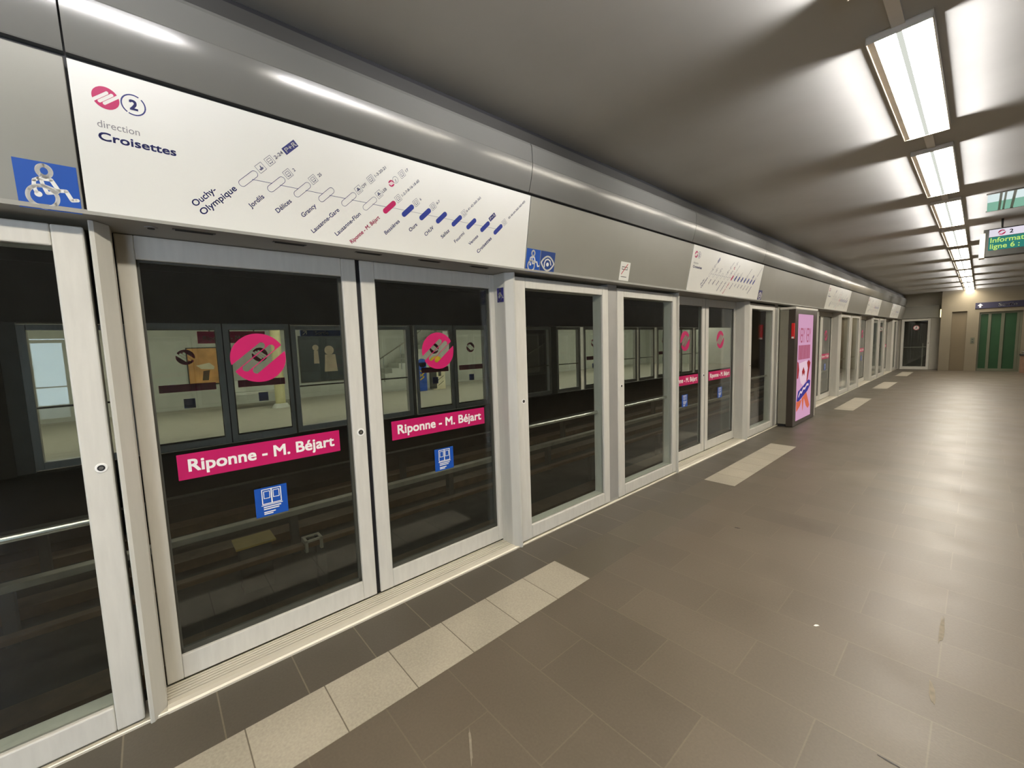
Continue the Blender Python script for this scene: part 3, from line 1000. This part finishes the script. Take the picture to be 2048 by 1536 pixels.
# header over the glazed end door
h = MB().box(0.08, 1.17, 23.94, 24.018, 2.102, 2.60).build('end_fascia', M['fascia'], bevel=0.004)
tag(h, 'plain grey fascia board over the glazed end door', 'fascia')
t = thing('end_door', 'dark glazed door closing the far end of the platform, with a round no-entry sticker', 'door', (0.085, 24.0, 0))
MB().box(0, 0.085, -0.05, 0.05, 0.0, 2.085).box(0.785, 0.865, -0.05, 0.05, 0.0, 2.085).box(0.085, 0.785, -0.049, 0.05, 0.0, 0.115).box(0.085, 0.785, -0.049, 0.05, 2.0, 2.085).build('frame', M['alu'], t, bevel=0.005)
MB().box(0.085, 0.785, -0.005, 0.005, 0.115, 2.0).build('glass_pane', M['glass'], t)
MB().tube((0.08, 0.09, 0.915), (0.79, 0.09, 0.915), 0.016).build('guard_rail', M['steel'], t)
MB().tube((0.66, 0.12, 0.13), (0.66, 0.12, 1.08), 0.022).build('stanchion', M['wallgrey'], t)
round_l = MB().tube((0.825, -0.05, 1.08), (0.825, -0.056, 1.08), 0.013, 14).build('lock', M['steel'], t)
st = MB().tube((0.445, -0.0055, 1.72), (0.445, -0.0075, 1.72), 0.095, 28).build('no_entry_sticker', M['print'], t)
d = D2().arc(0.445, 1.72, 0.085, 0, 360, 0.018)
d.build('red_ring', M['red'], lambda x, y: (x, -0.0082, y), st)
d = D2().disc(0.455, 1.768, 0.014).stroke([(0.452, 1.745), (0.440, 1.715), (0.415, 1.675)], 0.016).stroke([(0.440, 1.715), (0.468, 1.692), (0.472, 1.668)], 0.014).stroke([(0.455, 1.745), (0.480, 1.728)], 0.010).stroke([(0.450, 1.742), (0.425, 1.730)], 0.010)
d.build('walking_figure', M['black'], lambda x, y: (x, -0.0082, y), st)
M['wall_lamp'] = emit('wall_lamp_glow', (255, 240, 170), 3.0)
t = thing('wall_light', 'small upright glowing wall light in the corner by the end door', 'wall light', (1.225, 23.87, 2.09))
MB().box(-0.025, 0.025, 0.0, 0.06, 0.0, 0.34).build('bracket', M['lamp_metal'], t)
MB().tube((0, -0.02, 0.02), (0, -0.02, 0.32), 0.022, 14).build('glowing_tube', M['wall_lamp'], t)
t = thing('call_panel', 'small grey call button panel on the wall beside the lift', 'panel', (2.065, YE, 1.05))
MB().box(0, 0.105, -0.02, 0.0, 0.0, 0.22).build('back_plate', M['lift_metal'], t, bevel=0.003)
for z in (0.06, 0.15):
    MB().tube((0.052, -0.02, z), (0.052, -0.026, z), 0.022, 16).build('button', M['darksteel'], t)
t = thing('lift_front', 'green glass lift front with grey frame in the end wall under the exit sign', 'lift', (2.25, YE + 0.12, 0))
MB().box(0, 1.03, 0, 0.06, 0.0, 0.10).box(0, 1.03, 0, 0.06, 2.13, 2.20).box(0, 0.04, 0, 0.06, 0.1, 2.13).box(0.97, 1.03, 0, 0.06, 0.1, 2.13).build('frame', M['lift_metal'], t, bevel=0.004)
for a, b in ((0.04, 0.225), (0.30, 0.535), (0.62, 0.90)):
    MB().box(a, b, 0.03, 0.05, 0.10, 2.13).build('glass_pane', M['green'], t)
for a, b in ((0.225, 0.30), (0.535, 0.62), (0.90, 0.97)):
    MB().box(a, b, -0.005, 0.055, 0.10, 2.13).build('stile', M['lift_metal'], t, bevel=0.003)
t = thing('exit_sign', 'long dark blue exit sign with a white arrow over the lift', 'sign', (2.13, YE - 0.04, 2.335))
MB().box(0, 1.75, 0, 0.04, 0, 0.22).build('board', M['signnavy'], t, bevel=0.003)
D2().poly([(0.10, 0.04), (0.145, 0.04), (0.145, 0.11), (0.19, 0.11), (0.1225, 0.185), (0.055, 0.11), (0.10, 0.11)]).build('arrow', M['print'], lambda x, y: (x, -0.001, y), t)
D2().text('Sortie', 0.16, 0.78, 0.055, align='CENTER', bold=0.01, sx=1.15).build('lettering', M['print'], lambda x, y: (x, -0.001, y), t)
t = thing('low_wall', 'low pinkish brick wall with a steel cap at the picture edge, right of the lift', 'wall', (3.285, 22.9, 0))
MB().box(0, 1.6, 0, 0.48, 0, 0.60).build('brickwork', M['brick'], t)
MB().box(-0.02, 1.62, -0.03, 0.49, 0.60, 0.66).build('cap', M['darksteel'], t, bevel=0.004)
MB().tube((0, 0.05, 0.74), (1.6, 0.05, 0.74), 0.02).tube((0.05, 0.05, 0.65), (0.05, 0.05, 0.74), 0.015).tube((1.5, 0.05, 0.65), (1.5, 0.05, 0.74), 0.015).build('hand_rail', M['steel'], t)

# scuffs and litter on the floor
FLOOR_MARKS = [(1.042, 0.824, 0.163, 0.012, -0.55, 'scuff', 'pale paint scuff on the dark floor near the bottom edge of the picture'),
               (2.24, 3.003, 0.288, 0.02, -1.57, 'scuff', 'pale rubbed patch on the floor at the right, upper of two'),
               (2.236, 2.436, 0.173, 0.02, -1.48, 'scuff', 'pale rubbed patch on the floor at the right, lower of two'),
               (1.047, 3.53, 0.036, 0.012, 0.25, 'black', 'tiny black speck of litter on the floor beyond the big pale strip'),
               (2.153, 1.909, 0.062, 0.006, -0.06, 'black', 'thin dark scratch in the floor at the bottom edge of the picture'),
               (1.788, 2.587, 0.029, 0.012, 0.93, 'print', 'tiny white crumb on the open floor')]
def floor_mark(x, y, L, w, ang, m, label, name='paint_scuff'):
    n = 14
    pts = []
    for i in range(n):
        a = 2 * PI * i / n
        r = 1 + random.uniform(-.3, .3)
        pts.append((x + r * (math.cos(a) * L / 2 * math.cos(ang) - math.sin(a) * w / 2 * math.sin(ang)), y + r * (math.cos(a) * L / 2 * math.sin(ang) + math.sin(a) * w / 2 * math.cos(ang))))
    tag(MB().prism_z(pts, -0.001, 0.0012).build(name, m), label, 'mark')
for x, y, L, w, a, m, lab in FLOOR_MARKS:
    floor_mark(x, y, L, w, a, M[m], lab)

# ------------------------------------------------------------------ tracks
struct(MB().box(-6.5, 0.0, YB - 3, 30, -1.25, -1.05).build('floor_track', M['track']))
struct(MB().box(-0.13, 0.0, YB - 3, 24, -1.05, -0.02).build('wall_platform_edge', M['walldark']))
struct(MB().box(-6.5, -6.37, YB - 3, 24, -1.05, 0.0).build('wall_far_edge', M['walldark']))
struct(MB().box(-6.5, 0.06, YB - 3, 30, 3.3, 3.5).build('ceiling_track', M['walldark']))
struct(MB().box(-6.9, 0.06, YB - 3.2, YB - 3, -1.05, 3.5).build('wall_tunnel', M['walldark']))
struct(MB().box(-6.9, 0.06, 30, 30.2, -1.05, 3.5).build('wall_tunnel_end', M['walldark']))
struct(MB().box(-0.2, 0.02, YB - 3, YB, -1.05, 3.5).box(-0.2, -0.1, 24.1, 30, -1.05, 3.5).box(-6.6, -6.5, 24, 30, -1.05, 3.5).build('wall_tunnel_side', M['walldark']))
struct(MB().box(-0.30, -0.28, YB, 24, 2.9, 3.3).box(-6.3, -6.2, YB, 24, 2.9, 3.3).build('wall_header', M['walldark']))
def rail(name, x, z, w, h, m, label):
    t = thing(name, label, 'track beam', (x, 0, z), group='beams along the tracks')
    MB().box(-w / 2, w / 2, YB - 2.8, 29.8, -h / 2, h / 2).build('beam', m, t, bevel=0.006, seg=1)
    mb = MB()
    y = -6.0
    while y < 28:
        mb.box(-w / 2 + 0.01, w / 2 - 0.01, y, y + 0.09, -1.05 - z, -h / 2)
        y += 2.4
    mb.build('stands', M['walldark'], t)
rail('guide_beam', -2.40, -0.50, 0.10, 0.05, M['rust'], 'rusty guide beam along the track, lowest one seen through the first doors')
rail('guide_beam', -3.52, -0.50, 0.12, 0.07, M['beam'], 'pale guide beam between the two tracks, seen through the first doors')
rail('guide_beam', -5.24, -0.50, 0.14, 0.10, M['walldark'], 'dark guide beam along the other track, just below its platform edge')
rail('guide_beam', -0.62, -0.72, 0.12, 0.08, M['rust'], 'dull guide beam tucked below this platform edge')
struct(MB().box(-1.35, -1.05, YB - 3, 30, -1.05, -0.93).box(-2.25, -1.95, YB - 3, 30, -1.05, -0.93).box(-4.30, -4.0, YB - 3, 30, -1.05, -0.93).box(-5.6, -5.3, YB - 3, 30, -1.05, -0.93).build('floor_running_pads', M['rust']))
t = thing('cable_plate', 'ochre plate lying between the tracks, seen through the left leaf of the first doors', 'plate', (-3.0, 0.72, -0.52))
MB().box(-0.16, 0.16, -0.19, 0.19, -0.01, 0.01).build('plate', M['plate'], t)
MB().box(-0.10, 0.10, -0.15, 0.15, -0.53, -0.01).build('stand', M['walldark'], t)
t = thing('rail_clamp', 'small steel clamp gripping the rusty guide beam, seen through the first doors', 'clamp', (-2.40, 1.17, -0.50))
MB().box(-0.075, 0.075, -0.09, -0.06, -0.06, 0.07).box(-0.075, 0.075, 0.06, 0.09, -0.06, 0.07).box(-0.075, -0.055, -0.09, 0.09, 0.045, 0.07).box(0.055, 0.075, -0.09, 0.09, 0.045, 0.07).build('bracket', M['beam'], t, bevel=0.004, seg=1)
MB().tube((0, -0.04, 0.03), (0, -0.04, 0.075), 0.018).tube((0, 0.04, 0.03), (0, 0.04, 0.075), 0.018).build('bolts', M['darksteel'], t)

# ------------------------------------------------------------------ platform on the other side
XF = -6.5
struct(MB().box(-13.0, XF, YB - 3, 26, -0.25, 0.0).build('floor_far', M['farfloor']))
struct(MB().box(-13.2, -13.0, YB - 3, 26, 0, 3.4).build('wall_far', M['farwall']))
struct(MB().box(-13.2, XF - 0.1, YB - 3, 26, 3.2, 3.4).build('ceiling_far', M['farwall']))
struct(MB().box(-13.2, XF, YB - 3.2, YB - 3, 0, 3.4).box(-13.2, XF, 26, 26.2, 0, 3.4).build('wall_far_end', M['farwall']))
struct(MB().box(XF - 0.2, XF + 0.25, YB - 3, 24, 2.095, 3.3).build('wall_far_header', M['walldark']))
farname = ['opposite the big route map', 'opposite the second route map', 'opposite the advert totem', 'opposite the fourth route map']
for k, o in enumerate(OFF[:4]):
    copy_thing(A, (XF + 0.152, o + 2.03, 0), PI, 'glass sliding door leaf across the tracks, right one of the pair ' + farname[k], 'sliding platform doors across the tracks')
    copy_thing(B, (XF + 0.152, o + 0.990, 0), PI, 'glass sliding door leaf across the tracks, left one of the pair ' + farname[k], 'sliding platform doors across the tracks')
for k, (y, lab) in enumerate(((0.0, 'fixed glass panel across the tracks, first left of its doors opposite the big route map'), (3.245, 'fixed glass panel across the tracks, first right of its doors opposite the big route map'),
                            (4.570, 'fixed glass panel across the tracks, second right of its doors opposite the big route map'), (7.965, 'fixed glass panel across the tracks, right of its doors opposite the second route map'), (9.295, 'fixed glass panel across the tracks, opposite the advert totem'), (10.695, 'fixed glass panel across the tracks, just past the advert totem'),
                            (14.08, 'fixed glass panel across the tracks, first one before the fourth route map'), (15.37, 'fixed glass panel across the tracks, second one before the fourth route map'), (18.75, 'fixed glass panel across the tracks, first one past the fourth route map'), (20.12, 'fixed glass panel across the tracks, second one past the fourth route map'))):
    yy = y if k else -0.14
    copy_thing(pan0, (XF, yy, 0), PI, lab, 'fixed glass panels across the tracks')
mb = MB()
for a, b in ((-1.475, -1.305), (2.02, 2.08), (3.245, 3.405), (4.57, 4.65), (6.70, 6.80), (7.965, 8.13), (9.295, 9.53), (-0.14, -0.03)):
    mb.box(XF - 0.0, XF + 0.12, a, b, 0, 2.097)
struct(mb.build('trim_5', M['farframe']))
struct(MB().box(XF - 0.05, XF + 0.13, YB - 3, -1.475, 0, 2.097).build('wall_far_screen', M['walldark']))
# lights over the far platform
FL = None
for k in range(-2, 11):
    y = -2.0 + 2.6 * k
    lab = 'plain strip light over the far platform, %s one counted from the wheelchair-sign end' % nth[k + 2]
    if FL is None:
        FL = thing('strip_light', lab, 'ceiling light', (-9.2, y, 3.12), group='strip lights over the far platform')
        MB().box(-0.09, 0.09, 0, 1.5, 0.03, 0.08).build('housing', M['lamp_metal'], FL)
        MB().box(-0.07, 0.07, 0.02, 1.48, 0.0, 0.03).build('diffuser', M['lamp'], FL)
    else:
        copy_thing(FL, (-9.2, y, 3.12), label=lab)
# things seen over there through two panes of glass
def poster(name, label, cat, y0, y1, z0, z1, m, x=-13.0):
    t = thing(name, label, cat, (x, y0, z0))
    MB().box(0, 0.04, -0.03, y1 - y0 + 0.03, -0.03, z1 - z0 + 0.03).build('frame', M['darksteel'], t)
    return t, MB().box(0.04, 0.045, 0, y1 - y0, 0, z1 - z0).build('print', m, t)
t, p = poster('wall_poster', 'orange poster on the far platform wall, seen through the left leaf of the first doors', 'poster', 0.88, 1.64, 0.72, 1.77, M['poster_orange'])
D2().poly([(0.18, 0.55), (0.5, 0.62), (0.62, 0.5), (0.6, 0.42), (0.3, 0.44)]).build('pale_shape', M['cream'], lambda x, y: (0.0456, x, y), p)
D2().poly([(0.3, 0.1), (0.45, 0.1), (0.5, 0.4), (0.34, 0.38)]).build('brown_shape', M['rust'], lambda x, y: (0.0456, x, y), p)
t, p = poster('wall_poster', 'dark blue-grey poster with pale figures on the far platform wall', 'poster', 3.90, 5.40, 0.55, 2.08, M['poster_dark'])
D2().disc(0.95, 1.05, 0.16).poly([(0.75, 0.3), (1.2, 0.3), (1.15, 0.9), (0.8, 0.9)]).disc(0.5, 1.15, 0.10).poly([(0.42, 0.6), (0.6, 0.6), (0.57, 1.05), (0.44, 1.05)]).build('pale_figures', M['skin_tone'], lambda x, y: (0.0456, x, y), p)
t = thing('station_name_banner', 'hanging pink station name board over the far platform', 'sign', (-8.0, 0.78, 1.80))
MB().box(0, 0.06, 0, 1.17, 0, 0.24).build('board', M['pink'], t)
D2().text('Riponne - M. Béjart', 0.11, 0.08, 0.07, bold=0.01, width=1.0).build('lettering', M['print'], lambda x, y: (0.0608, x, y), t)
MB().tube((0.03, 0.2, 0.24), (0.03, 0.2, 1.4), 0.012).tube((0.03, 0.97, 0.24), (0.03, 0.97, 1.4), 0.012).build('hangers', M['darksteel'], t)
t = thing('exit_sign', 'hanging blue exit sign over the far platform, seen through the first doors', 'sign', (-8.0, 2.66, 1.92))
MB().box(0, 0.06, 0, 0.98, 0, 0.16).build('board', M['blue2'], t)
D2().text('Sortie', 0.115, 0.46, 0.04, align='CENTER', bold=0.01, sx=1.1).build('lettering', M['print'], lambda x, y: (0.0608, x, y), t)
D2().stroke([(0.05, 0.04), (0.12, 0.11)], 0.016).stroke([(0.06, 0.12), (0.125, 0.12), (0.125, 0.05)], 0.016).build('arrow', M['print'], lambda x, y: (0.0608, x, y), t)
MB().tube((0.03, 0.15, 0.16), (0.03, 0.15, 1.28), 0.012).tube((0.03, 0.83, 0.16), (0.03, 0.83, 1.28), 0.012).build('hangers', M['darksteel'], t)
t = thing('round_pillar', 'slim cream pillar on the far platform, seen through the first doors', 'pillar', (-11.0, 2.78, 0))
MB().tube((0, 0, 0.12), (0, 0, 3.2), 0.13, 20).build('shaft', M['olive'], t)
MB().tube((0, 0, 0), (0, 0, 0.12), 0.24, 20, 0.16).build('base', M['farwall'], t)
t = thing('platform_bench', 'pale bench on the far platform below the pink name board', 'bench', (-11.6, 1.5, 0))
MB().box(-0.22, 0.22, 0, 1.6, 0.40, 0.46).build('seat', M['farwall'], t, bevel=0.01)
MB().box(-0.22, -0.18, 0, 1.6, 0.46, 0.80).build('backrest', M['farwall'], t, bevel=0.01)
for y in (0.2, 1.4):
    MB().box(-0.15, 0.15, y - 0.04, y + 0.04, 0, 0.40).build('leg', M['darksteel'], t)
t = thing('display_board', 'tall blue display board standing on the far platform', 'board', (-11.1, 7.30, 0))
MB().box(-0.04, 0.04, 0, 0.32, 0.0, 1.05).build('panel', M['boardblue'], t, bevel=0.01)
MB().tube((-0.04, 0.16, 1.02), (0.04, 0.16, 1.02), 0.16, 24).build('rounded_top', M['boardblue'], t)
D2().stroke([(0.05, 0.75), (0.20, 0.65), (0.05, 0.55)], 0.04).stroke([(0.05, 0.62), (0.20, 0.52), (0.05, 0.42)], 0.04).build('yellow_chevrons', M['yellow'], lambda x, y: (0.041, x, y), t)
t = thing('display_board', 'cream and yellow display board beside the tall blue one on the far platform', 'board', (-11.1, 7.72, 0))
MB().box(-0.04, 0.04, 0.15, 0.68, 0.0, 0.85).build('panel', M['cream'], t, bevel=0.01)
MB().tube((-0.04, 0.34, 0.95), (0.04, 0.34, 0.95), 0.30, 28).build('yellow_top', M['yellow'], t)
MB().box(-0.05, 0.05, 0.05, 0.30, 0.05, 0.75).build('dark_side', M['walldark'], t)
D2().stroke([(0.36, 0.15), (0.60, 0.30)], 0.02).stroke([(0.36, 0.35), (0.60, 0.50)], 0.02).poly([(0.38, 0.5), (0.5, 0.5), (0.5, 0.8), (0.38, 0.8)]).build('pattern', M['walldark'], lambda x, y: (0.041, x, y), t)
t = thing('dark_backdrop', 'added tall black cabinet on the far platform, seen through the panel below the eye sign', 'backdrop', (-7.4, 8.05, 0))  # dark box added to blacken the view through that panel
MB().box(-0.4, 0.4, 0, 1.75, 0.02, 2.6).build('body', M['black'], t, bevel=0.01)
MB().tube((0.42, 0.05, 0.95), (0.42, 1.72, 1.65), 0.012).build('hand_rail', M['steel'], t)  # slanting bar stands in for a handrail's reflection in the near glass
t = thing('stair_flight', 'stair flight with a steel handrail rising along the far platform wall', 'staircase', (-12.2, 5.6, 0))
n = 14
pr = [(0, 0)]
for i in range(n):
    pr += [(i * 0.28, (i + 1) * 0.17), ((i + 1) * 0.28, (i + 1) * 0.17)]
pr += [(n * 0.28, 0)]
MB().prism(pr, -0.7, 0.2, lambda p, q, s_: (s_, p, q)).build('steps', M['farwall'], t)
mb = MB().tube((0.22, -0.3, 0.95), (0.22, 0.2, 0.95), 0.022).tube((0.22, 0.2, 0.95), (0.22, 3.9, 3.1), 0.022)
for i in range(6):
    mb.tube((0.22, 0.1 + i * 0.7, max(0.0, (0.1 + i * 0.7) / 0.28 * 0.17 - 0.1)), (0.22, 0.1 + i * 0.7, 0.95 + max(0, (i * 0.7 - 0.1)) * 0.581), 0.014)
mb.build('hand_rail', M['steel'], t)
